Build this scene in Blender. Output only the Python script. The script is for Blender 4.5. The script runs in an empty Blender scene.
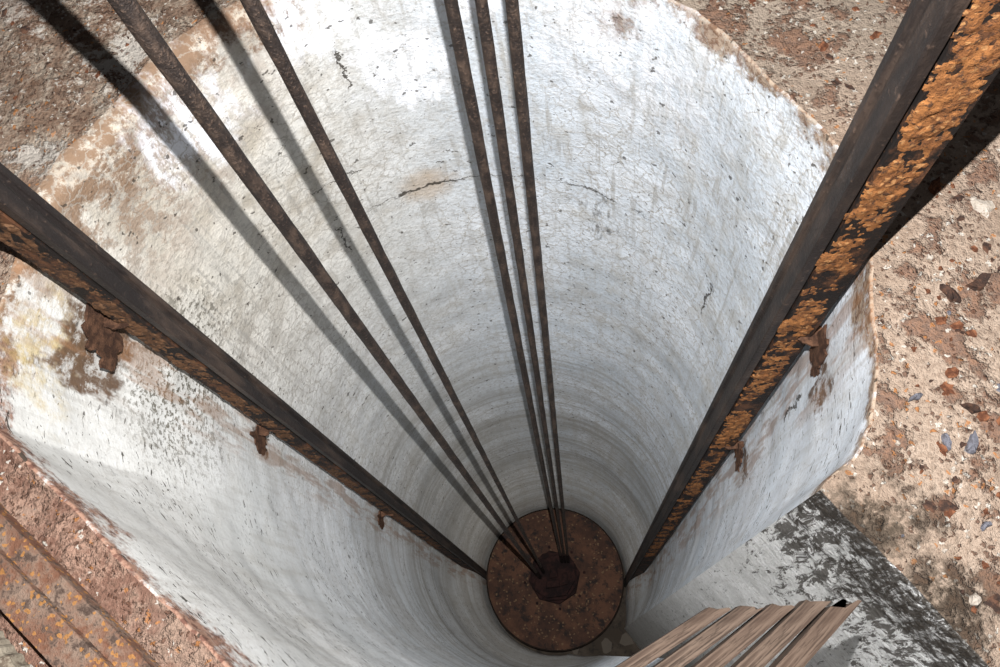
import bpy, math, random
from mathutils import Vector, Matrix, noise
random.seed(7)
scene=bpy.context.scene
col=scene.collection
def sstep(a,b,x):
    t=max(0,min(1,(x-a)/(b-a))); return t*t*(3-2*t)
# ---------------------------------------------------------------- node helpers
class NT:
    def __init__(s,name):
        s.m=bpy.data.materials.new(name); s.m.use_nodes=True
        s.t=s.m.node_tree; s.n=s.t.nodes; s.l=s.t.links
        s.b=s.n["Principled BSDF"]; s.tc=s.n.new("ShaderNodeTexCoord"); s.P=s.tc.outputs["Object"]
    def put(s,sock,v):
        if isinstance(v,bpy.types.NodeSocket): s.l.new(v,sock)
        else: sock.default_value=v
    def math(s,op,a,b=None,c=None,clamp=False):
        n=s.n.new("ShaderNodeMath"); n.operation=op; n.use_clamp=clamp
        s.put(n.inputs[0],a)
        if b is not None: s.put(n.inputs[1],b)
        if c is not None: s.put(n.inputs[2],c)
        return n.outputs[0]
    def mul(s,a,b): return s.math("MULTIPLY",a,b)
    def vm(s,op,a,b=None,out=0):
        n=s.n.new("ShaderNodeVectorMath"); n.operation=op
        s.put(n.inputs[0],a)
        if b is not None: s.put(n.inputs[1],b)
        return n.outputs["Value"] if op in("DOT_PRODUCT","LENGTH","DISTANCE") else n.outputs[0]
    def scale(s,v,sc):
        return s.vm("MULTIPLY",v,sc)
    def noise(s,vec,scale=5,detail=4,rough=.55,dist=0,colour=False):
        n=s.n.new("ShaderNodeTexNoise"); s.l.new(vec,n.inputs["Vector"])
        n.inputs["Scale"].default_value=scale; n.inputs["Detail"].default_value=detail
        n.inputs["Roughness"].default_value=rough; n.inputs["Distortion"].default_value=dist
        return n.outputs["Color" if colour else "Fac"]
    def vor(s,vec,scale=5,feature="F1",out="Distance"):
        n=s.n.new("ShaderNodeTexVoronoi"); n.feature=feature; s.l.new(vec,n.inputs["Vector"])
        n.inputs["Scale"].default_value=scale
        return n.outputs[out]
    def rng(s,v,a,b,c=0.0,d=1.0):
        n=s.n.new("ShaderNodeMapRange"); n.interpolation_type="SMOOTHSTEP"; s.put(n.inputs[0],v)
        n.inputs[1].default_value=a;n.inputs[2].default_value=b;n.inputs[3].default_value=c;n.inputs[4].default_value=d
        return n.outputs[0]
    def mix(s,fac,a,b,mode="MIX"):
        n=s.n.new("ShaderNodeMix"); n.data_type="RGBA"; n.blend_type=mode
        s.put(n.inputs[0],fac)
        for i,v in((6,a),(7,b)):
            if isinstance(v,(tuple,list)): n.inputs[i].default_value=(*v[:3],1)
            else: s.l.new(v,n.inputs[i])
        return n.outputs[2]
    def xyz(s,v):
        n=s.n.new("ShaderNodeSeparateXYZ"); s.l.new(v,n.inputs[0]); return n.outputs
    def done(s,colr,rough=.9,height=None,bs=.5,bd=.01,metal=0.0,spec=.25):
        if isinstance(colr,(tuple,list)): s.b.inputs["Base Color"].default_value=(*colr[:3],1)
        else: s.l.new(colr,s.b.inputs["Base Color"])
        s.put(s.b.inputs["Roughness"],rough); s.put(s.b.inputs["Metallic"],metal)
        s.b.inputs["Specular IOR Level"].default_value=spec
        if height is not None:
            n=s.n.new("ShaderNodeBump"); n.inputs["Strength"].default_value=bs; n.inputs["Distance"].default_value=bd
            s.l.new(height,n.inputs["Height"]); s.l.new(n.outputs[0],s.b.inputs["Normal"])
        return s.m
def mx(s,*a):
    r=a[0]
    for x in a[1:]: r=s.math("MAXIMUM",r,x)
    return r
def stained(s,P,rn,f):
    """mottled brown crust colour shared by the lip and the floor near -x,+y"""
    c=s.mix(s.rng(rn,.40,.56),(.37,.305,.24),(.18,.105,.067))
    c=s.mix(s.rng(rn,.56,.64,0,.8),c,(.085,.043,.028))
    return s.mix(s.rng(f,.48,.58,0,.6),c,(.11,.067,.046))
# ---------------------------------------------------------------- materials
def mat_wall():
    s=NT("shaft_plaster"); P=s.P; X,Y,Z=s.xyz(P)
    big=s.noise(P,1.5,4,.6); med=s.noise(P,7,5,.65); fine=s.noise(P,52,4,.7)
    streak=s.noise(s.scale(P,(9,9,1.0)),1.3,4,.65)
    drip=s.noise(s.scale(P,(26,26,1.3)),1.2,4,.65)
    rings=s.noise(s.scale(P,(.3,.3,9)),1.4,4,.7)
    bands=s.noise(s.scale(P,(.2,.2,2.2)),1.1,2,.5)
    north=s.rng(Y,-.35,.25,.38,1)           # the -y half is smoother and plainer
    c=s.mix(s.rng(big,.35,.65),(.58,.635,.70),(.73,.775,.84))
    side=s.rng(s.math("ADD",s.math("ADD",X,s.mul(s.rng(Y,-.5,.1,-.25,0),1.0)),s.mul(s.math("SUBTRACT",med,.5),.9)),-.85,.22)
    warm=s.mix(s.rng(med,.34,.60),(.44,.39,.315),(.74,.70,.625))
    up=s.rng(Z,-2.8,-.5)
    back=s.rng(Y,-.1,.35,.6,1)
    wm=s.mul(s.mul(s.math("SUBTRACT",1.0,side),s.math("MULTIPLY_ADD",up,.5,.45)),back)
    creamy=s.mix(s.rng(Y,-.2,.2),(.74,.70,.62),warm)
    c=s.mix(wm,c,creamy)
    c=s.mix(s.mul(s.rng(med,.48,.66,0,.42),north),c,(.46,.435,.39))
    c=s.mix(s.mul(s.rng(fine,.50,.62,0,.42),north),c,(.34,.32,.29))
    c=s.mix(s.rng(streak,.50,.70,0,.36),c,(.42,.40,.36))
    c=s.mix(s.mul(s.mul(s.rng(drip,.53,.66,0,.6),s.rng(Z,-2.6,-.6,.3,1)),north),c,(.34,.325,.30))
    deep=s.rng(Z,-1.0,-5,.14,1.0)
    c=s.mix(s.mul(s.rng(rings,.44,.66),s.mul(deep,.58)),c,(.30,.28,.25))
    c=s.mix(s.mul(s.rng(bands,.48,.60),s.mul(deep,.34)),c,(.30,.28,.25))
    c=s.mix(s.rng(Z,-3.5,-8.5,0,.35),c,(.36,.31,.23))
    wobn=s.noise(s.scale(P,(2,2,.8)),5,4,.7,0,True)
    wob=s.vm("MULTIPLY",s.vm("SUBTRACT",wobn,(.5,.5,.5)),(.5,.5,.5))
    Pw=s.vm("ADD",P,wob)
    def spot(p,r0,r1):
        return s.rng(s.vm("DISTANCE",Pw,p),r0,r1,1,0)
    flk=s.rng(s.noise(s.scale(P,(1,1,.35)),26,4,.75),.42,.55)
    eff=mx(s,spot((-.79,.60,-.22),.09,.24),spot((-.21,.975,-.45),.10,.22),spot((.05,1,-.12),.06,.2),spot((-.42,.9,-.12),.07,.2),s.mul(spot((.55,.83,-.3),.05,.5),.7))
    lipn=s.noise(P,3.2,6,.75); rn=s.noise(P,14,5,.75)
    nwd=s.rng(s.vm("DISTANCE",P,(-.85,.60,0)),.35,.85,1,0)
    lip=s.rng(s.math("ADD",s.math("ADD",Z,s.mul(nwd,.07)),s.mul(s.math("SUBTRACT",lipn,.5),1.3)),-.11,.03)
    lip=s.mul(lip,s.rng(rn,.36,.48,.35,1))
    top=s.rng(s.math("ADD",Z,s.mul(s.math("SUBTRACT",rn,.5),.25)),-.05,-.006)
    lip=mx(s,lip,top)
    lipc=stained(s,P,rn,fine)
    lipc=s.mix(s.rng(Y,-.05,-.3),lipc,s.mix(s.rng(fine,.45,.58),(.30,.175,.125),(.13,.062,.045)))
    lipc=s.mix(s.rng(X,.5,.8),lipc,s.mix(s.rng(fine,.42,.6),(.35,.27,.205),(.16,.09,.055)))
    c=s.mix(lip,c,lipc)
    nw=s.mul(s.rng(s.vm("DISTANCE",Pw,(-.95,.42,-.05)),.25,.70,1,0),s.rng(rn,.42,.55))
    c=s.mix(s.mul(nw,.8),c,(.24,.16,.105))
    c=s.mix(s.mul(eff,s.math("MULTIPLY_ADD",flk,.7,.2)),c,(.88,.90,.96))
    mo=s.mul(spot((-1,.02,-.85),.1,.5),s.rng(fine,.50,.58))
    c=s.mix(s.mul(mo,.85),c,(.07,.06,.035))
    yl=s.mul(spot((-.99,-.12,-.2),.05,.22),s.rng(rn,.4,.6)); c=s.mix(s.mul(yl,.7),c,(.50,.38,.15))
    cav=mx(s,spot((-1,-.03,-.36),.12,.20),spot((-1,-.12,-.42),.03,.10),spot((-1,-.0,-1.55),.05,.10),spot((1,-.17,-.42),.05,.10),spot((1,-.16,-1.6),.05,.10))
    c=s.mix(s.mul(cav,s.rng(rn,.38,.5,.3,.95)),c,(.10,.055,.03))
    run=s.mul(s.rng(s.math("ABSOLUTE",s.math("ADD",Y,s.mul(s.rng(X,-.5,.5),.12))),.06,.19,1,0),s.rng(s.noise(s.scale(P,(6,6,.8)),2.5,3,.7),.46,.60))
    c=s.mix(s.mul(run,.55),c,(.27,.14,.07))
    dash=s.rng(s.noise(s.scale(s.vm("ADD",P,(3,1,2)),(1,1,2.6)),26,2,.6,.8),.635,.66)
    low=s.mul(s.rng(Y,-.05,-.3),s.rng(s.noise(P,2.4,2),.38,.50))
    pit=s.mul(s.mul(s.rng(s.noise(P,32,2,.6),.67,.705),.85),s.rng(Y,-.3,.1,.3,1))
    cn=s.vm("MULTIPLY",s.vm("SUBTRACT",s.noise(P,14,4,.7,0,True),(.5,.5,.5)),(.12,.12,.12)); Pc=s.vm("ADD",P,cn)
    def crack(p,T,B,L,w):
        q=s.vm("SUBTRACT",Pc,p)
        a=s.rng(s.math("ABSOLUTE",s.vm("DOT_PRODUCT",q,B)),w*.4,w,1,0)
        n=s.rng(s.vm("DISTANCE",P,p),L*.85,L*1.0,1,0)
        return s.mul(a,n)
    UZ=(0,0,1)
    cr=mx(s,crack((-.25,.965,-1.2),(.97,.25,0),UZ,.14,.012),crack((.43,.90,-1.19),(.9,-.43,0),UZ,.12,.006),
      crack((.875,.48,-1.39),UZ,(-.48,.875,0),.16,.009),crack((-.385,.925,-.37),UZ,(.92,.38,0),.11,.006),
      s.mul(crack((.1,.99,-1.2),(.98,-.2,0),UZ,.65,.0045),s.rng(med,.42,.55,.2,.9)),crack((.98,-.17,-.75),UZ,(.17,.98,0),.12,.009),
      crack((-.62,.78,-1.3),UZ,(.78,.62,0),.12,.005),crack((-.55,.83,-.9),(.83,.55,0),(.1,.1,.98),.12,.004))
    tan=s.rng(s.vm("DISTANCE",Pc,(-.25,.965,-1.19)),.05,.16,.5,0); c=s.mix(tan,c,(.45,.31,.18))
    vs=mx(s,s.mul(s.rng(s.vm("DISTANCE",s.scale(Pw,(1,1,.22)),(.455,.888,-.31)),.025,.055,1,0),.75),
        s.mul(s.rng(s.vm("DISTANCE",s.scale(Pw,(1,1,.2)),(.36,.93,-.43)),.018,.04,1,0),.55))
    c=s.mix(s.mul(vs,s.rng(fine,.35,.55,.4,1)),c,(.12,.12,.12))
    cz=s.vor(s.vm("ADD",P,s.scale(cn,(.5,.5,.5))),15,"DISTANCE_TO_EDGE")
    craz=s.mul(s.mul(s.rng(cz,.012,.045,1,0),s.rng(big,.42,.55,.2,.65)),north); c=s.mix(craz,c,(.33,.30,.26))
    dark=mx(s,s.mul(dash,low),pit,cr)
    c=s.mix(s.mul(dark,.92),c,(.04,.032,.024))
    h=s.mul(s.math("ADD",s.mul(med,.9),s.mul(fine,.8)),north)
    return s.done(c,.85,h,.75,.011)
def mat_recess():
    s=NT("weathered_recess_plaster"); P=s.P; X,Y,Z=s.xyz(P)
    n=s.noise(P,6,5,.7); f=s.noise(P,40,4,.75)
    along=s.noise(s.scale(P,(15,15,3.2)),2.6,5,.8,.5)
    c=s.mix(s.rng(n,.35,.65),(.72,.72,.71),(.88,.88,.88))
    c=s.mix(s.rng(f,.50,.62,0,.35),c,(.42,.40,.37))
    pn=s.noise(P,5,6,.8)
    grad=s.rng(Z,-1.3,-.05,-.10,.07)
    c=s.mix(s.rng(s.math("ADD",along,s.mul(grad,.8)),.51,.57,0,.9),c,(.06,.05,.04))
    up=s.rng(s.math("ADD",s.rng(Z,-.70,-.05,-.20,.08),pn),.46,.60)
    c=s.mix(s.mul(up,s.rng(f,.38,.55,.5,.95)),c,(.035,.027,.02))
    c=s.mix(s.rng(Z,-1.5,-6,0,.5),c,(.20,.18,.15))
    return s.done(c,.9,s.math("ADD",n,s.math("SUBTRACT",s.mul(f,1.0),s.mul(along,.6))),1.0,.02)
def mat_floor():
    s=NT("rust_stained_concrete"); P=s.P; X,Y,Z=s.xyz(P)
    a=s.noise(P,2.5,5,.65); b=s.noise(P,10,6,.74); f=s.noise(P,70,4,.75)
    c=s.mix(s.rng(a,.35,.65),(.30,.22,.165),(.42,.325,.255))
    c=s.mix(s.rng(f,.42,.62,0,.55),c,(.21,.145,.105))
    c=s.mix(s.rng(b,.5,.7,0,.6),c,(.44,.375,.32))
    north=s.rng(Y,.25,.6,0,1); c=s.mix(s.mul(north,.55),c,(.27,.23,.185))
    bias=s.rng(X,-.9,-.3,.045,0.0); nb=s.math("ADD",bias,s.mul(north,.02))
    rust=s.rng(s.math("ADD",s.math("ADD",b,nb),s.mul(s.math("SUBTRACT",a,.5),.5)),.53,.62)
    rc=s.mix(s.rng(f,.35,.65),(.09,.042,.027),(.23,.115,.067))
    c=s.mix(s.mul(rust,.8),c,rc)
    nwd=s.rng(s.vm("DISTANCE",P,(-.78,.62,0)),.30,.75,1,0)
    c=s.mix(s.mul(nwd,.75),c,stained(s,P,s.noise(P,14,5,.75),f))
    ww=s.mul(nwd,s.rng(s.noise(P,5,6,.8),.51,.58)); c=s.mix(s.mul(ww,.7),c,(.58,.55,.50))
    sw=s.rng(s.vm("DISTANCE",P,(-.75,-.7,0)),.45,.75,1,0)
    swc=s.mix(s.rng(b,.44,.56),(.17,.08,.056),(.38,.235,.175)); swc=s.mix(s.rng(f,.50,.60,0,.7),swc,(.12,.062,.043)); swc=s.mix(s.rng(a,.5,.6,0,.5),swc,(.36,.28,.22))
    c=s.mix(s.mul(sw,.85),c,swc)
    Pd=s.vm("ADD",P,s.vm("MULTIPLY",s.noise(P,60,2,.7,0,True),(.03,.03,0)))
    cell=s.vor(Pd,85,"F1","Color"); cd=s.vor(Pd,85)
    cx=s.xyz(cell)
    inn=s.rng(cd,.30,.42,1,0)
    sp1=s.mul(s.math("GREATER_THAN",cx[0],.64),inn); sp2=s.mul(s.math("GREATER_THAN",cx[1],.87),inn); sp3=s.mul(s.math("GREATER_THAN",cx[2],.92),inn)
    c=s.mix(s.mul(sp1,.75),c,(.10,.045,.027)); c=s.mix(s.mul(sp2,.8),c,(.58,.54,.48)); c=s.mix(s.mul(sp3,.85),c,(.38,.165,.06))
    bsm=s.rng(s.vm("DISTANCE",s.vm("ADD",P,s.vm("MULTIPLY",s.vm("SUBTRACT",s.noise(P,9,4,.7,0,True),(.5,.5,0)),(.2,.2,0))),(.90,-.62,0)),.05,.17,1,0)
    bsm=mx(s,bsm,s.rng(s.vm("DISTANCE",P,(1.0,-.78,0)),.04,.16,1,0))
    bs=s.mul(bsm,s.rng(b,.40,.52))
    c=s.mix(s.mul(bs,.85),c,(.045,.033,.022))
    h=s.math("ADD",s.mul(b,.9),s.mul(f,.7)); h=s.math("ADD",h,s.mul(rust,.3))
    h=s.math("ADD",h,s.mul(sp1,.3))
    return s.done(c,.92,h,1.0,.022)
def mat_iron(name,base,rustc,lo,hi,sc=14,spec=.3,rough=.7,b=.6,st=(1,1,.25),sp=.6):
    s=NT(name); P=s.P
    n=s.noise(s.scale(P,st),sc,6,.7); f=s.noise(P,sc*6,4,.7)
    c=s.mix(s.rng(n,lo,hi),base,rustc)
    c=s.mix(s.rng(f,sp,sp+.1,0,.6),c,tuple(min(1,x*2.0) for x in rustc))
    return s.done(c,rough,s.math("ADD",n,f),b,.006,0,spec)
def mat_speck(name,cols,sc=40,b=.8,cell=1.4,th=.88,big=.35):
    s=NT(name); P=s.P
    n=s.noise(P,sc*big,6,.7); f=s.noise(P,sc,5,.75); v=s.xyz(s.vor(P,sc*cell,"F1","Color"))
    c=s.mix(s.rng(n,.38,.62),cols[0],cols[1]); c=s.mix(s.rng(f,.50,.62),c,cols[2])
    c=s.mix(s.mul(s.math("GREATER_THAN",v[0],th),.8),c,cols[3])
    return s.done(c,.9,s.math("ADD",n,f),b,.008)
M_wall=mat_wall(); M_rec=mat_recess(); M_floor=mat_floor()
M_dark=mat_iron("dark_rail_steel",(.014,.010,.009),(.060,.040,.030),.45,.70,10,.35,.6)
M_beam=mat_iron("blackened_rusty_beam",(.010,.007,.006),(.11,.047,.022),.48,.66,14,.25,.8,.7,(1,1,.6))
M_crust=mat_speck("orange_rust_crust",[(.18,.070,.024),(.33,.135,.042),(.070,.033,.018),(.38,.19,.075)],60,1.0,2.5,.9)
M_crust2=mat_speck("dull_rust_crust",[(.085,.040,.019),(.14,.068,.032),(.040,.023,.015),(.18,.095,.05)],60,1.0,2,.9)
M_cable=mat_iron("greased_cable_steel",(.020,.014,.012),(.075,.050,.037),.45,.66,26,.3,.6,.9,(1,1,.5),.55)
M_brk=mat_iron("bracket_rust",(.045,.022,.014),(.13,.065,.038),.4,.65,30,.2,.85,1.0,(1,1,1))
M_disc=mat_speck("platform_rust",[(.024,.011,.007),(.055,.025,.014),(.010,.006,.005),(.085,.052,.028)],7,.9,8,.95,.35)
M_hub=mat_iron("hub_iron",(.006,.003,.003),(.017,.007,.006),.42,.62,9,.12,.9,.6,(1,1,1),.66)
M_pit=mat_speck("pit_bottom",[(.022,.016,.011),(.04,.031,.023),(.012,.009,.007),(.06,.05,.04)],6)
M_rim=mat_iron("dark_rim_steel",(.006,.004,.003),(.014,.009,.006),.4,.65,9,.1,.9,.6,(1,1,1))
M_flake=mat_iron("flake_rust",(.08,.03,.016),(.22,.09,.045),.4,.6,30,.2,.9,.8,(1,1,1))
M_flake2=mat_iron("dark_flake_rust",(.035,.022,.018),(.11,.055,.035),.4,.6,30,.2,.9,.8,(1,1,1))
M_chip=mat_speck("concrete_chip",[(.36,.31,.26),(.47,.42,.37),(.26,.21,.16),(.55,.53,.50)],60)
M_slate=mat_speck("grey_blue_stone",[(.11,.11,.13),(.18,.18,.21),(.075,.07,.075),(.28,.26,.25)],60)
M_kerb=mat_speck("dirty_kerb_concrete",[(.20,.17,.13),(.33,.29,.23),(.10,.075,.055),(.45,.42,.38)],30)
def mat_wood():
    s=NT("weathered_wood"); P=s.P
    g=s.noise(s.scale(P,(1.2,22,22)),4,6,.7,.4); f=s.noise(s.scale(P,(5,80,80)),3,4,.7)
    oi=s.n.new("ShaderNodeObjectInfo").outputs["Random"]
    c=s.mix(s.rng(g,.34,.62),(.040,.026,.019),(.125,.090,.068)); c=s.mix(s.rng(f,.50,.60,0,.8),c,(.016,.011,.008))
    c=s.mix(s.mul(oi,.45),c,(.075,.045,.031))
    return s.done(c,.85,s.math("SUBTRACT",g,f),.5,.005)
M_wood=mat_wood()
M_edge=mat_speck("orange_scaled_plate",[(.14,.065,.040),(.21,.15,.115),(.070,.046,.036),(.32,.15,.045)],30,1.0,4.5,.88,.5)
# ---------------------------------------------------------------- object helpers
def mkobj(name,verts,faces,mat,smooth=False,parent=None):
    me=bpy.data.meshes.new(name); me.from_pydata([tuple(v) for v in verts],[],faces); me.validate(); me.update()
    if smooth:
        for p in me.polygons: p.use_smooth=True
    if mat: me.materials.append(mat)
    o=bpy.data.objects.new(name,me); col.objects.link(o)
    if parent: o.parent=parent
    return o
def tag(o,label=None,cat=None,kind=None,group=None):
    if label:o["label"]=label
    if cat:o["category"]=cat
    if kind:o["kind"]=kind
    if group:o["group"]=group
def empty(name,loc):
    e=bpy.data.objects.new(name,None); e.empty_display_size=.1; e.location=loc; col.objects.link(e); return e
def bevel(o,w,seg=1):
    m=o.modifiers.new("b","BEVEL"); m.width=w; m.segments=seg; m.limit_method="ANGLE"
def extr(poly,z0,z1,nz=1,jit=0):
    n=len(poly); V=[];F=[]
    for k in range(nz+1):
        z=z0+(z1-z0)*k/nz
        for (x,y) in poly: V.append((x,y,z))
    for k in range(nz):
        for i in range(n):
            j=(i+1)%n; F.append((k*n+i,k*n+j,(k+1)*n+j,(k+1)*n+i))
    F.append(tuple(range(n-1,-1,-1))); F.append(tuple(nz*n+i for i in range(n)))
    return V,F
# ---------------------------------------------------------------- shaft planform
ZB=-8.85
A0=math.atan2(.813,-.557); A1=math.atan2(.50,-.866)
def rimr(th):
    d_=math.degrees(th); a=abs(d_)
    r=1.0-.052*(1-sstep(60,80,a))
    if d_>0:
        r+=.018*sstep(100,114,d_)*(1-sstep(116,124,d_))-.0145*sstep(118,124,d_)*(1-sstep(124.8,130,d_))
        r-=.010*sstep(88,98,d_)*(1-sstep(99,108,d_))
    q=-(math.sin(th)*.632+math.cos(th)*.775)
    if d_<0:
        r+=.055*sstep(84,100,a)*(1-sstep(125,140,a))
        if q>.1: r=min(r,.909/q)   # straight along the steel beam
    return r
NA=900
arc=[]
tot=2*math.pi-(A1-A0)
for i in range(NA+1):
    th=A1+tot*i/NA
    if th>math.pi: th-=2*math.pi
    arc.append(th)
P1=Vector((.50,-.866)); P0=Vector((.813,-.557)); D=Vector((.6,-.8))
seg=[]
corner=[P0,P0+D*.85,P1+D*.85,P1]
for a,b in zip(corner[:-1],corner[1:]):
    for k in range(24): seg.append(a.lerp(b,k/24))
seg.append(corner[-1])
def lipoff(th,x,y):
    n=noise.noise(Vector((x*5,y*5,3)))*.6+noise.noise(Vector((x*17,y*17,1)))*.5
    d_=math.degrees(th)
    w_=sstep(-95,-75,d_)*(1-sstep(-35,-10,d_))
    return .006+.004*n+w_*(.05+.03*n)
def chipn(x,y):
    v=noise.noise(Vector((x*19,y*19,12)))+.5*noise.noise(Vector((x*47,y*47,12)))
    return max(0,v-.12)
def wallpt(th,z):
    x0,y0=math.sin(th),math.cos(th)
    d_=math.degrees(th)
    r=1.0-(1.0-rimr(th))*sstep(-1.3,-.1,z)
    n=noise.noise(Vector((x0*2.2,y0*2.2,z*1.5)))*.012+noise.noise(Vector((x0*9,y0*9,z*7)))*.005
    n2=noise.noise(Vector((x0*4,y0*4,7)))*.010+noise.noise(Vector((x0*13,y0*13,4)))*.003+noise.noise(Vector((x0*110,y0*110,4)))*.0015
    if d_<-100 or d_>85: n2*=.5
    n2+=chipn(x0,y0)*.008
    edge=min(1,abs(th-A0)/.1,abs(th-A1)/.1)
    wide=min(1,abs(th-A0)/.35,abs(th-A1)/.35)
    r+=n*edge*sstep(-0.0,-.12,z)+n2*edge*sstep(-.07,0,z)
    r-=.135*sstep(-6.2,-8.25,z)*wide      # the shaft narrows to a collar at the platform
    o=max(.003,lipoff(th,x0,y0))*max(.15,edge)
    if z>-o: 
        t=(z+o)/o; r+=o*(1-math.sqrt(max(0,1-t*t)))
    return (x0*r,y0*r,z)
zs=[0,-.002,-.005,-.010,-.016,-.023,-.032,-.042,-.055,-.075]
z=-.10
while z>ZB:
    zs.append(z); z-= .022 if z>-1.6 else (.04 if z>-3 else .12)
zs.append(ZB)
V=[];F=[]
n=len(arc)
for zz in zs:
    for th in arc: V.append(wallpt(th,zz))
for k in range(len(zs)-1):
    for i in range(n-1):
        F.append((k*n+i,k*n+i+1,(k+1)*n+i+1,(k+1)*n+i))
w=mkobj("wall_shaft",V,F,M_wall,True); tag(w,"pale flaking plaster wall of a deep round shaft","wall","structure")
V=[];F=[];n=len(seg)
zr=[0,-.003,-.008,-.016]+[-.04-.05*i for i in range(60)]+[-3.2-.4*i for i in range(14)]+[ZB]
cen=Vector((1.0,-1.15))
def recoff(p,e,zz): return (noise.noise(Vector((p.x*6,p.y*6,zz*5)))*.016+noise.noise(Vector((p.x*22,p.y*22,zz*9)))*.008)*e
for zz in zr:
    for i,p in enumerate(seg):
        q=p.copy(); e=min(1,i/4,(n-1-i)/4)
        q=q+(q-cen).normalized()*recoff(p,e,zz)
        if zz>-.016: q=q+(q-cen).normalized()*(.007*(1+zz/.016)**2)*e
        V.append((q.x,q.y,zz))
for k in range(len(zr)-1):
    for i in range(n-1): F.append((k*n+i,k*n+i+1,(k+1)*n+i+1,(k+1)*n+i))
w=mkobj("wall_recess",V,F,M_rec,True); tag(w,"pale plaster side of a recess with black streaks and stain","wall","structure")
ring=[Vector(wallpt(th,0)[:2]) for th in arc]
rec=[]
for i,p in enumerate(seg):
    e=min(1,i/4,(n-1-i)/4); q=p+(p-cen).normalized()*(recoff(p,e,0)+.007*e); rec.append(q)
ring=ring+rec[1:-1]
N=len(ring); steps=[0,.004,.012,.025,.045,.07,.10,.14,.19,.25,.32,.4,.5,.62,.78,1.0,1.3,1.7,2.2,2.8]
def floorh(x,y): return noise.noise(Vector((x*4,y*4,5)))*.012+noise.noise(Vector((x*15,y*15,8)))*.006
V=[];F=[]
for k,sx in enumerate(steps):
    for p in ring:
        r=p.length; dr=p/r; rr=r+sx
        if sx>1.5: rr=rr*(1-(sx-1.5)/1.3)+3.8*(sx-1.5)/1.3
        q=dr*rr
        V.append((q.x,q.y,floorh(q.x,q.y)*sstep(0,.05,sx)))
for k in range(len(steps)-1):
    for i in range(N):
        j=(i+1)%N; F.append((k*N+i,(k+1)*N+i,(k+1)*N+j,k*N+j))
fl=mkobj("floor",V,F,M_floor,True); tag(fl,"rust-stained gritty concrete floor around the shaft mouth","floor","structure")
V=[(-1.6,-2.2,ZB),(2,-2.2,ZB),(2,1.2,ZB),(-1.6,1.2,ZB)]
pf=mkobj("floor_pit",V,[(0,1,2,3)],M_pit); tag(pf,"dark bottom of the deep shaft","floor","structure")
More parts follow.
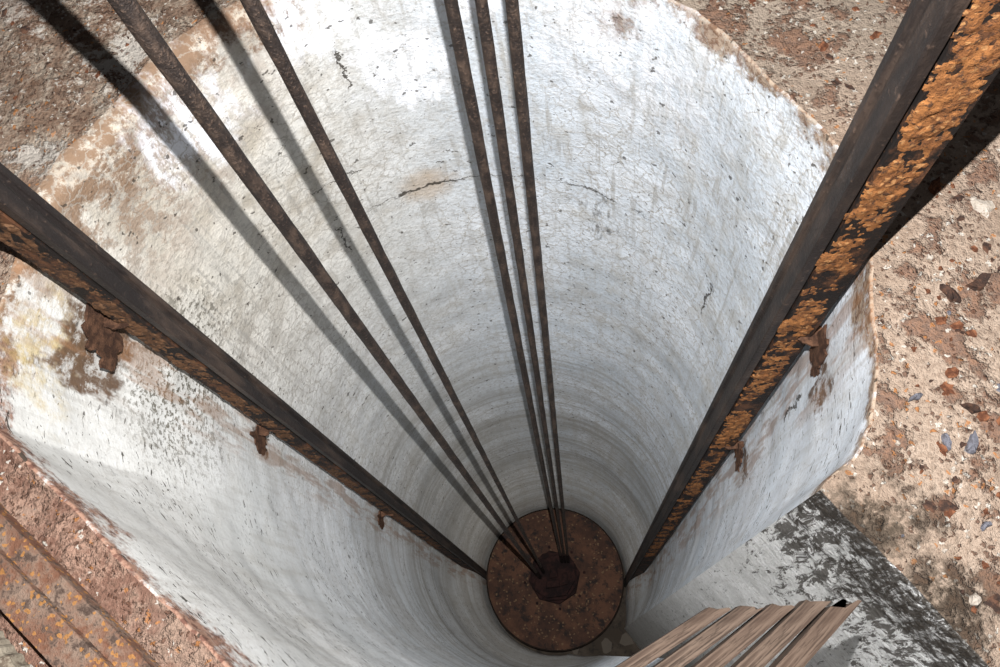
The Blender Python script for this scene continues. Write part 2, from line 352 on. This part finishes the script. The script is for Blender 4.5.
# ---------------------------------------------------------------- guide rails
def rail(sg,label,xi,xo,y0,y1):
    xc=.88
    e=empty("guide_rail",(sg*xc,0,ZB)); tag(e,label,"rail",None,"guide rails down the shaft")
    Z0,Z1=0.0,2.3-ZB
    def L(poly): 
        P=[(sg*(x-xc),y) for x,y in poly]
        return P if sg>0 else P[::-1]
    xm=xi+.026; ym=(y0+y1)/2; hh_=(y1-y0)/2
    run=[(xi,y0),(xm,y0),(xm,y0+.014),(xm+.006,y0+.014),(xm+.006,y1-.012),(xm,y1-.012),(xm,y1),(xi,y1),(xi,ym+hh_*.55),(xi+.009,ym+hh_*.45),(xi+.009,ym+.1*hh_),(xi,ym),(xi,y0+.022)]
    v,f=extr(L(run),Z0,Z1,1); o=mkobj("running_rail",v,f,M_dark,False,e); bevel(o,.003)
    xb=xm+.008
    ch=[(xb,y0),(xo,y0),(xo,y1),(xo-.01,y1),(xo-.01,y0+.016),(xb+.01,y0+.016),(xb+.01,y1),(xb,y1)]
    v,f=extr(L(ch),Z0,Z1,1); o=mkobj("backing_channel",v,f,M_beam,False,e); bevel(o,.002)
    nx=30; V=[];F=[]
    zl=[]; zz=-5.5
    xs=xm-.004 if sg>0 else xb-.003
    while zz<1.8: zl.append(zz); zz+=.006 if zz>-1.6 else .016
    for k,zv in enumerate(zl):
        for i in range(nx+1):
            x=xs+(xo-.001-xs)*i/nx; p=Vector((x*sg,0,zv))
            big=noise.noise(Vector((3.3,sg,zv*2.1)))
            h=noise.noise(p*8+Vector((0,4,0)))*1.3+noise.noise(p*26)*1.1+noise.noise(p*75)*.9+noise.noise(p*160)*.5+big*.4
            c0=(.48+.14*big) if sg>0 else .60
            ed=max(0,abs(i/nx-c0)-(.28 if sg>0 else .34))
            bias=(.10+.25*sstep(-.5,.6,zv)-.26*sstep(-.8,-3,zv)) if sg>0 else .06
            hh=(h+bias)*.0042-ed*.026
            V.append((sg*(x-xc),y0-.0005-hh,zv-ZB))
    for k in range(len(zl)-1):
        for i in range(nx):
            q=[k*(nx+1)+i,k*(nx+1)+i+1,(k+1)*(nx+1)+i+1,(k+1)*(nx+1)+i]
            if max(y0-.0005-V[a][1] for a in q)>.0: F.append(tuple(q if sg>0 else q[::-1]))
    mkobj("rust_crust",V,F,M_crust if sg>0 else M_crust2,True,e)
    for bz in ((-.40,-1.60) if sg>0 else (-.33,-1.50,-3.65)):
        V=[];F=[]
        def blob(cx,cy,rx,ry,z0,z1,plane,seed):
            b=len(V); m_=26
            for zz in (z0,z1):
                for i in range(m_):
                    a=2*math.pi*i/m_; rr=1+.5*noise.noise(Vector((math.cos(a)*1.8,math.sin(a)*1.8,seed)))+.4*noise.noise(Vector((math.cos(a)*6,math.sin(a)*6,seed)))
                    u=cx+rx*rr*math.cos(a); w_=cy+ry*rr*math.sin(a); t=zz+.004*noise.noise(Vector((u*40,w_*40,seed)))
                    V.append((sg*(u-xc),w_,t) if plane=="xy" else (sg*(t-xc),u,w_))
            F.append(tuple(range(b+m_-1,b-1,-1))); F.append(tuple(range(b+m_,b+2*m_)))
            for i in range(m_):
                j=(i+1)%m_; F.append((b+i,b+j,b+m_+j,b+m_+i))
        zl_=bz-ZB; yb=y0-.03; xw=math.sqrt(1-yb*yb); k_=1.5 if (sg<0 and bz>-1) else 1
        blob((xo+xw)/2-.01,y0+.005,(xw-xo)/2+.03,.022,zl_-.004,zl_+.003,"xy",bz*9+sg)
        blob(yb,zl_-.01,.042*k_,.075,xw-.016,xw-.010,"yz",bz*5+sg)
        blob(yb-.035*k_,zl_-.06,.022*k_,.045,xw-.014,xw-.009,"yz",bz*7+sg)
        mkobj("wall_bracket",V,F,M_brk,False,e)
    return e
rail(1,"tall dark steel guide rail with thick orange rust crust",.84,.965,-.080,.015)
rail(-1,"tall black steel guide rail with thinner rust scaling, beside tangled wire",.828,.945,.010,.088)
# ---------------------------------------------------------------- cables
def cable(b,t,zb,zt,r,label,grp="hoist cables to the platform hub"):
    e=empty("hoist_cable",(b[0],b[1],zb)); tag(e,label,"cable",None,grp)
    n=24; V=[];F=[]; H=zt-zb; K=int(H/.03)
    for k in range(K+1):
        s_=k/K; z=H*s_; cx=(t[0]-b[0])*s_; cy=(t[1]-b[1])*s_; tw=z/.22*2*math.pi
        for i in range(n):
            a=2*math.pi*i/n; rr=r*(1+.06*abs(math.sin(3*(a-tw/6)))-.04)+noise.noise(Vector((cx*9+a,z*8,r*99)))*.0012
            V.append((cx+rr*math.cos(a),cy+rr*math.sin(a),z))
    for k in range(K):
        for i in range(n):
            j=(i+1)%n; F.append((k*n+i,k*n+j,(k+1)*n+j,(k+1)*n+i))
    mkobj("wire_rope",V,F,M_cable,True,e)
    V=[];F=[]; prof=[(r*1.3,0),(r*1.4,.05),(r*1.35,.5),(r*1.2,.62),(r*1.08,.68)]
    for rr,z in prof:
        cx=(t[0]-b[0])*z/H; cy=(t[1]-b[1])*z/H
        for i in range(12): V.append((cx+rr*math.cos(i*math.pi/6),cy+rr*math.sin(i*math.pi/6),z))
    for k in range(len(prof)-1):
        for i in range(12):
            j=(i+1)%12; F.append((k*12+i,k*12+j,(k+1)*12+j,(k+1)*12+i))
    F.append(tuple(range(11,-1,-1)))
    mkobj("cable_socket",V,F,M_hub,True,e)
ZD=-8.36; HT=ZD+.302
def ext(b,t,zt_ref,zt=2.7,zb=HT):
    s_=(zt-zb)/(zt_ref-zb); return (b[0]+(t[0]-b[0])*s_,b[1]+(t[1]-b[1])*s_)
for b,t,zr_,r,lb in [((-.16,-.02),(-.265,-.02),.84,.0168,"thick brown steel cable anchored at the hub edge"),
    ((-.115,.035),(-.117,.035),.77,.0130,"thin brown steel cable beside the thickest cable"),
    ((.098,.15),(.140,.24),.535,.0133,"outer cable of a close set of three"),
    ((.136,.15),(.195,.24),.535,.0123,"middle cable of a close set of three"),
    ((.174,.15),(.250,.24),.535,.0128,"end cable of a close set of three")]:
    cable(b,ext(b,t,zr_),HT,2.7,r,lb)
# ---------------------------------------------------------------- platform
e=empty("lift_platform",(0,0,ZD)); tag(e,"round rusty steel platform with dark angular hub, deep in shaft","platform")
R=.82;n=96;V=[];F=[]
prof=[(.0,0),(.3,0),(.6,0),(R-.03,0),(R-.025,.004),(R-.01,.004),(R,.0),(R,-.02),(R-.05,-.025),(0,-.03)]
for k,(r,z) in enumerate(prof[1:-1]):
    for i in range(n):
        a=2*math.pi*i/n; V.append((r*math.cos(a),r*math.sin(a),z))
K=len(prof)-2
for k in range(K-1):
    for i in range(n):
        j=(i+1)%n; F.append((k*n+i,(k+1)*n+i,(k+1)*n+j,k*n+j))
F.append(tuple(range(n))); F.append(tuple((K-1)*n+i for i in range(n-1,-1,-1)))
mkobj("round_plate",V,F,M_disc,False,e)
V=[];F=[]; pr=[(R-.012,.001),(R-.012,.012),(R+.004,.012),(R+.004,-.02)]
for (r,z) in pr:
    for i in range(n): V.append((r*math.cos(2*math.pi*i/n),r*math.sin(2*math.pi*i/n),z))
for k in range(3):
    for i in range(n):
        j=(i+1)%n; F.append((k*n+i,(k+1)*n+i,(k+1)*n+j,k*n+j))
mkobj("rim_band",V,F,M_rim,False,e)
def ngon(n,r,off=.5): return [(r*math.cos((i+off)*2*math.pi/n),r*math.sin((i+off)*2*math.pi/n)) for i in range(n)]
v,f=extr(ngon(8,.31,.2),0,.10)
for pg,za,zb_ in [(ngon(8,.29,.6),.10,.20),([(-.22,-.17),(-.08,-.25),(.14,-.22),(.25,-.05),(.24,.16),(.05,.24),(-.2,.16)],.20,.30)]:
    k=len(v); v2,f2=extr(pg,za,zb_); v+=v2; f+=[tuple(a+k for a in q) for q in f2]
for (x0,y0,x1,y1,h) in [(-.09,-.15,.07,-.06,.40),(-.05,-.04,.05,.08,.35),(.09,-.12,.17,.03,.37)]:
    k=len(v); v2,f2=extr([(x0,y0),(x1,y0+.02),(x1-.01,y1),(x0+.015,y1-.01)],.30,h); v+=v2; f+=[tuple(a+k for a in q) for q in f2]
o=mkobj("hub",v,f,M_hub,False,e); bevel(o,.008,2)
for i in range(8):
    a=(i+.2)*math.pi/4; v,f=extr([(.36*math.cos(a)+.018*math.cos(j*math.pi/3),.36*math.sin(a)+.018*math.sin(j*math.pi/3)) for j in range(6)],.0,.03)
    mkobj("bolt",v,f,M_hub,False,e)
# ---------------------------------------------------------------- timber planks
def lath(p,ang,L,wd,th,z,lab):
    nx=20; V=[];F=[]; sd=p[0]*50; ct=1/math.tan(ang)
    prof=[(-.5,0),(.5,0),(.5,1),(.3,1),(.1,1.0),(-.1,1.0),(-.3,1),(-.5,1)]; m=len(prof)
    for i in range(nx+1):
        s_=i/nx
        for j,(a,b) in enumerate(prof):
            y=a*wd*(1+.30*s_); x=-L*s_-y*ct*(1-s_)*.9; zz=b*th
            if i==0: x+=.022*noise.noise(Vector((a*17.3,sd,1)))
            V.append((x,y,zz))
    for i in range(nx):
        for j in range(m):
            k=(j+1)%m; F.append((i*m+j,i*m+k,(i+1)*m+k,(i+1)*m+j))
    F.append(tuple(range(m-1,-1,-1))); F.append(tuple(nx*m+j for j in range(m)))
    o=mkobj("timber_plank",V,F,M_wood); o.location=(p[0],p[1],z); o.rotation_euler=(0,0,ang)
    tag(o,lab,"plank",None,"weathered planks over the recess")
for p,an,wd,hh in [((.808,-.774),43,.0315,.022),((.752,-.776),39.5,.0295,.022),((.696,-.778),36,.0275,.022),((.640,-.780),33,.0255,.022),((.584,-.782),30.5,.0235,.022)]:
    lath(p,math.radians(an),.80,wd,.055,hh,"flat weathered grey-brown plank with ragged end over the recess")
# ---------------------------------------------------------------- rusty steel beam and kerb
a=Vector((-1.25,-.34)); b=Vector((-.30,-1.08)); dr=(b-a).normalized(); nr=Vector((-dr.y,dr.x))
if nr.dot(Vector((1,1)))<0: nr=-nr
def bar(name,st,L,cs,mat,lab,cat,amp=.006):
    nseg=240; V=[];F=[]
    for i in range(nseg+1):
        q=st+dr*(L*i/nseg)
        for (o_,zz) in cs:
            nn=noise.noise(Vector((q.x*30,q.y*30,o_*30)))*amp+noise.noise(Vector((q.x*90,q.y*90,o_*30)))*amp*.7
            p=q+nr*(o_+nn); V.append((p.x,p.y,zz+nn*.6))
    c_=len(cs)
    for i in range(nseg):
        for j in range(c_):
            k=(j+1)%c_; F.append((i*c_+j,i*c_+k,(i+1)*c_+k,(i+1)*c_+j))
    F.append(tuple(range(c_-1,-1,-1))); F.append(tuple(nseg*c_+j for j in range(c_)))
    o=mkobj(name,V,F,mat); tag(o,lab,cat); return o
a=Vector((-.886,-.56))-dr*.6
bar("steel_beam",a-nr*.010,1.2,[(0,.014),(0,.055),(-.045,.055),(-.0455,.075),(-.114,.075),(-.114,.014)],M_edge,"low steel beam scaled with orange rust lying beside the shaft lip","beam",.0015)
bar("concrete_kerb",a-nr*.172,1.2,[(0,.02),(-.005,.055),(-.02,.065),(-.06,.06),(-.12,.067),(-.30,.06),(-.31,.02)],M_kerb,"rough dirty concrete kerb beside the rusty steel beam","kerb",.010)
# ---------------------------------------------------------------- wire tangle
V=[];F=[]
for i in range(26):
    x,y=-1.06-random.random()*.12,-.01+random.random()*.06; an=random.uniform(-1.9,-.3); b0=len(V); pts=[]
    for k in range(12):
        pts.append((x,y,.022+.02*math.sin(k*.6+i))); an+=random.uniform(-.3,.3); x-=.007*math.cos(an); y+=.009*math.sin(an)
    for (px,py,pz) in pts:
        for q in range(5):
            aa=q*math.pi*.4; V.append((px,py+.002*math.cos(aa),pz+.002*math.sin(aa)))
    for k in range(11):
        for q in range(5):
            j=(q+1)%5; F.append((b0+k*5+q,b0+k*5+j,b0+(k+1)*5+j,b0+(k+1)*5+q))
o=mkobj("wire_tangle",V,F,M_crust)
tag(o,"tangle of thin rusty wires on the floor by the guide rail","wire","stuff")
# ---------------------------------------------------------------- debris
def chunk(name,x,y,sz,flat,mat,lab,cat,grp,el=1.0):
    k=random.randint(7,11); rot=random.random()*6.28; pts=[]
    for i in range(k):
        a=2*math.pi*i/k; r=sz*random.uniform(.5,1.15); pts.append((r*math.cos(a)*el,r*math.sin(a)))
    V=[(px,py,0) for px,py in pts]+[(px*random.uniform(.6,1),py*random.uniform(.6,1),flat*random.uniform(.5,1.3)) for px,py in pts]+[(0,0,flat*random.uniform(.9,1.4))]
    F=[tuple(range(k-1,-1,-1))]
    for i in range(k):
        j=(i+1)%k; F.append((i,j,k+j,k+i)); F.append((k+i,k+j,2*k))
    o=mkobj(name,V,F,mat)
    o.location=(x,y,floorh(x,y)-.001); o.rotation_euler=(0,0,rot); tag(o,lab,cat,None,grp)
def free(x,y):
    r=math.hypot(x,y)
    if r<1.06: return False
    q=Vector((x,y))-P0
    u=q.dot(D); w_=q.dot(Vector((-.8,-.6)))
    if -.1<u<.95 and -.05<w_<.5: return False
    if abs(y)<.16 and abs(x)<1.08: return False
    return True
cnt=0
while cnt<280:
    reg=random.random()
    if reg<.45: x,y=random.uniform(.95,1.35),random.uniform(-.85,.15)
    elif reg<.75: x,y=random.uniform(.5,1.45),random.uniform(.4,.95)
    else: x,y=random.uniform(-1.35,-.6),random.uniform(.15,1.0)
    if not free(x,y): continue
    t=random.random(); sz=.003+.009*random.random()**2.5
    if t<.45: chunk("rust_flake",x,y,sz*1.3,.004,M_flake,"curled reddish-brown rust flake on the concrete","rust flake","rust flakes on the floor",1.3)
    elif t<.75: chunk("rust_flake",x,y,sz*1.4,.004,M_flake2,"dark brown rust flake on the concrete","rust flake","rust flakes on the floor",1.4)
    elif t<.97: chunk("concrete_chip",x,y,sz*.8,.006,M_chip,"small pale chip of broken concrete","rubble","concrete chips on the floor")
    else: chunk("stone",x,y,sz*.8,.008,M_slate,"small grey stone on the floor","stone","grey stones on the floor",1.5)
    cnt+=1
for x,y,s_,mt,el in [(1.115,-.475,.014,M_slate,2.2),(1.07,-.465,.009,M_slate,2),(1.14,-.14,.016,M_flake2,2.2),(1.20,-.125,.018,M_flake2,1.8),(1.03,-.37,.009,M_slate,2.2),(1.13,-.40,.012,M_flake2,2),(1.11,-.63,.01,M_slate,1.6),(1.06,-.765,.01,M_chip,1.6),(1.2,-.66,.018,M_flake2,1.6),(1.25,.06,.025,M_chip,1.6),(1.16,.12,.018,M_flake,1.6),(1.2,-.36,.012,M_slate,1.6)]:
    nm={"grey_blue_stone":"stone","dark_flake_rust":"rust_flake","concrete_chip":"concrete_chip","flake_rust":"rust_flake"}[mt.name]
    chunk(nm,x,y,s_,.012,mt,{"stone":"larger bluish-grey elongated stone on the floor","rust_flake":"large dark slab of flaked rust on the floor","concrete_chip":"large pale lump of broken concrete"}[nm],{"stone":"stone","rust_flake":"rust flake","concrete_chip":"rubble"}[nm],{"stone":"grey stones on the floor","rust_flake":"rust flakes on the floor","concrete_chip":"concrete chips on the floor"}[nm],el)
# ---------------------------------------------------------------- lights, world, camera
ld=bpy.data.lights.new("flash","POINT"); ld.energy=215; ld.shadow_soft_size=.008; ld.color=(1,.99,.975); ld.use_nodes=True
nt=ld.node_tree; em=nt.nodes["Emission"]; fo=nt.nodes.new("ShaderNodeLightFalloff"); fo.inputs["Strength"].default_value=1.0
ma=nt.nodes.new("ShaderNodeMath"); ma.operation="MULTIPLY_ADD"; ma.inputs[1].default_value=.05
nt.links.new(fo.outputs["Constant"],ma.inputs[0]); nt.links.new(fo.outputs["Linear"],ma.inputs[2])
nt.links.new(ma.outputs[0],em.inputs["Strength"])
lo=bpy.data.objects.new("flash",ld); lo.location=(.335,-.64,1.75); col.objects.link(lo)
wd=bpy.data.worlds.new("w"); scene.world=wd; wd.use_nodes=True
wd.node_tree.nodes["Background"].inputs[0].default_value=(.95,.95,1,1); wd.node_tree.nodes["Background"].inputs[1].default_value=.08
d=Vector((86,-321.5,-800)).normalized(); Zv=-d; Xv=(Vector((1,0,0))-Zv*Zv.x).normalized(); Yv=Zv.cross(Xv)
M=Matrix((Xv,Yv,Zv)).to_4x4(); M.translation=Vector((.34,-.86,1.64))
cam=bpy.data.cameras.new("camera"); cam.lens=28.8; cam.sensor_width=36; cam.clip_start=.02
co=bpy.data.objects.new("camera",cam); col.objects.link(co); co.matrix_world=M
scene.camera=co
scene.view_settings.view_transform="Standard"
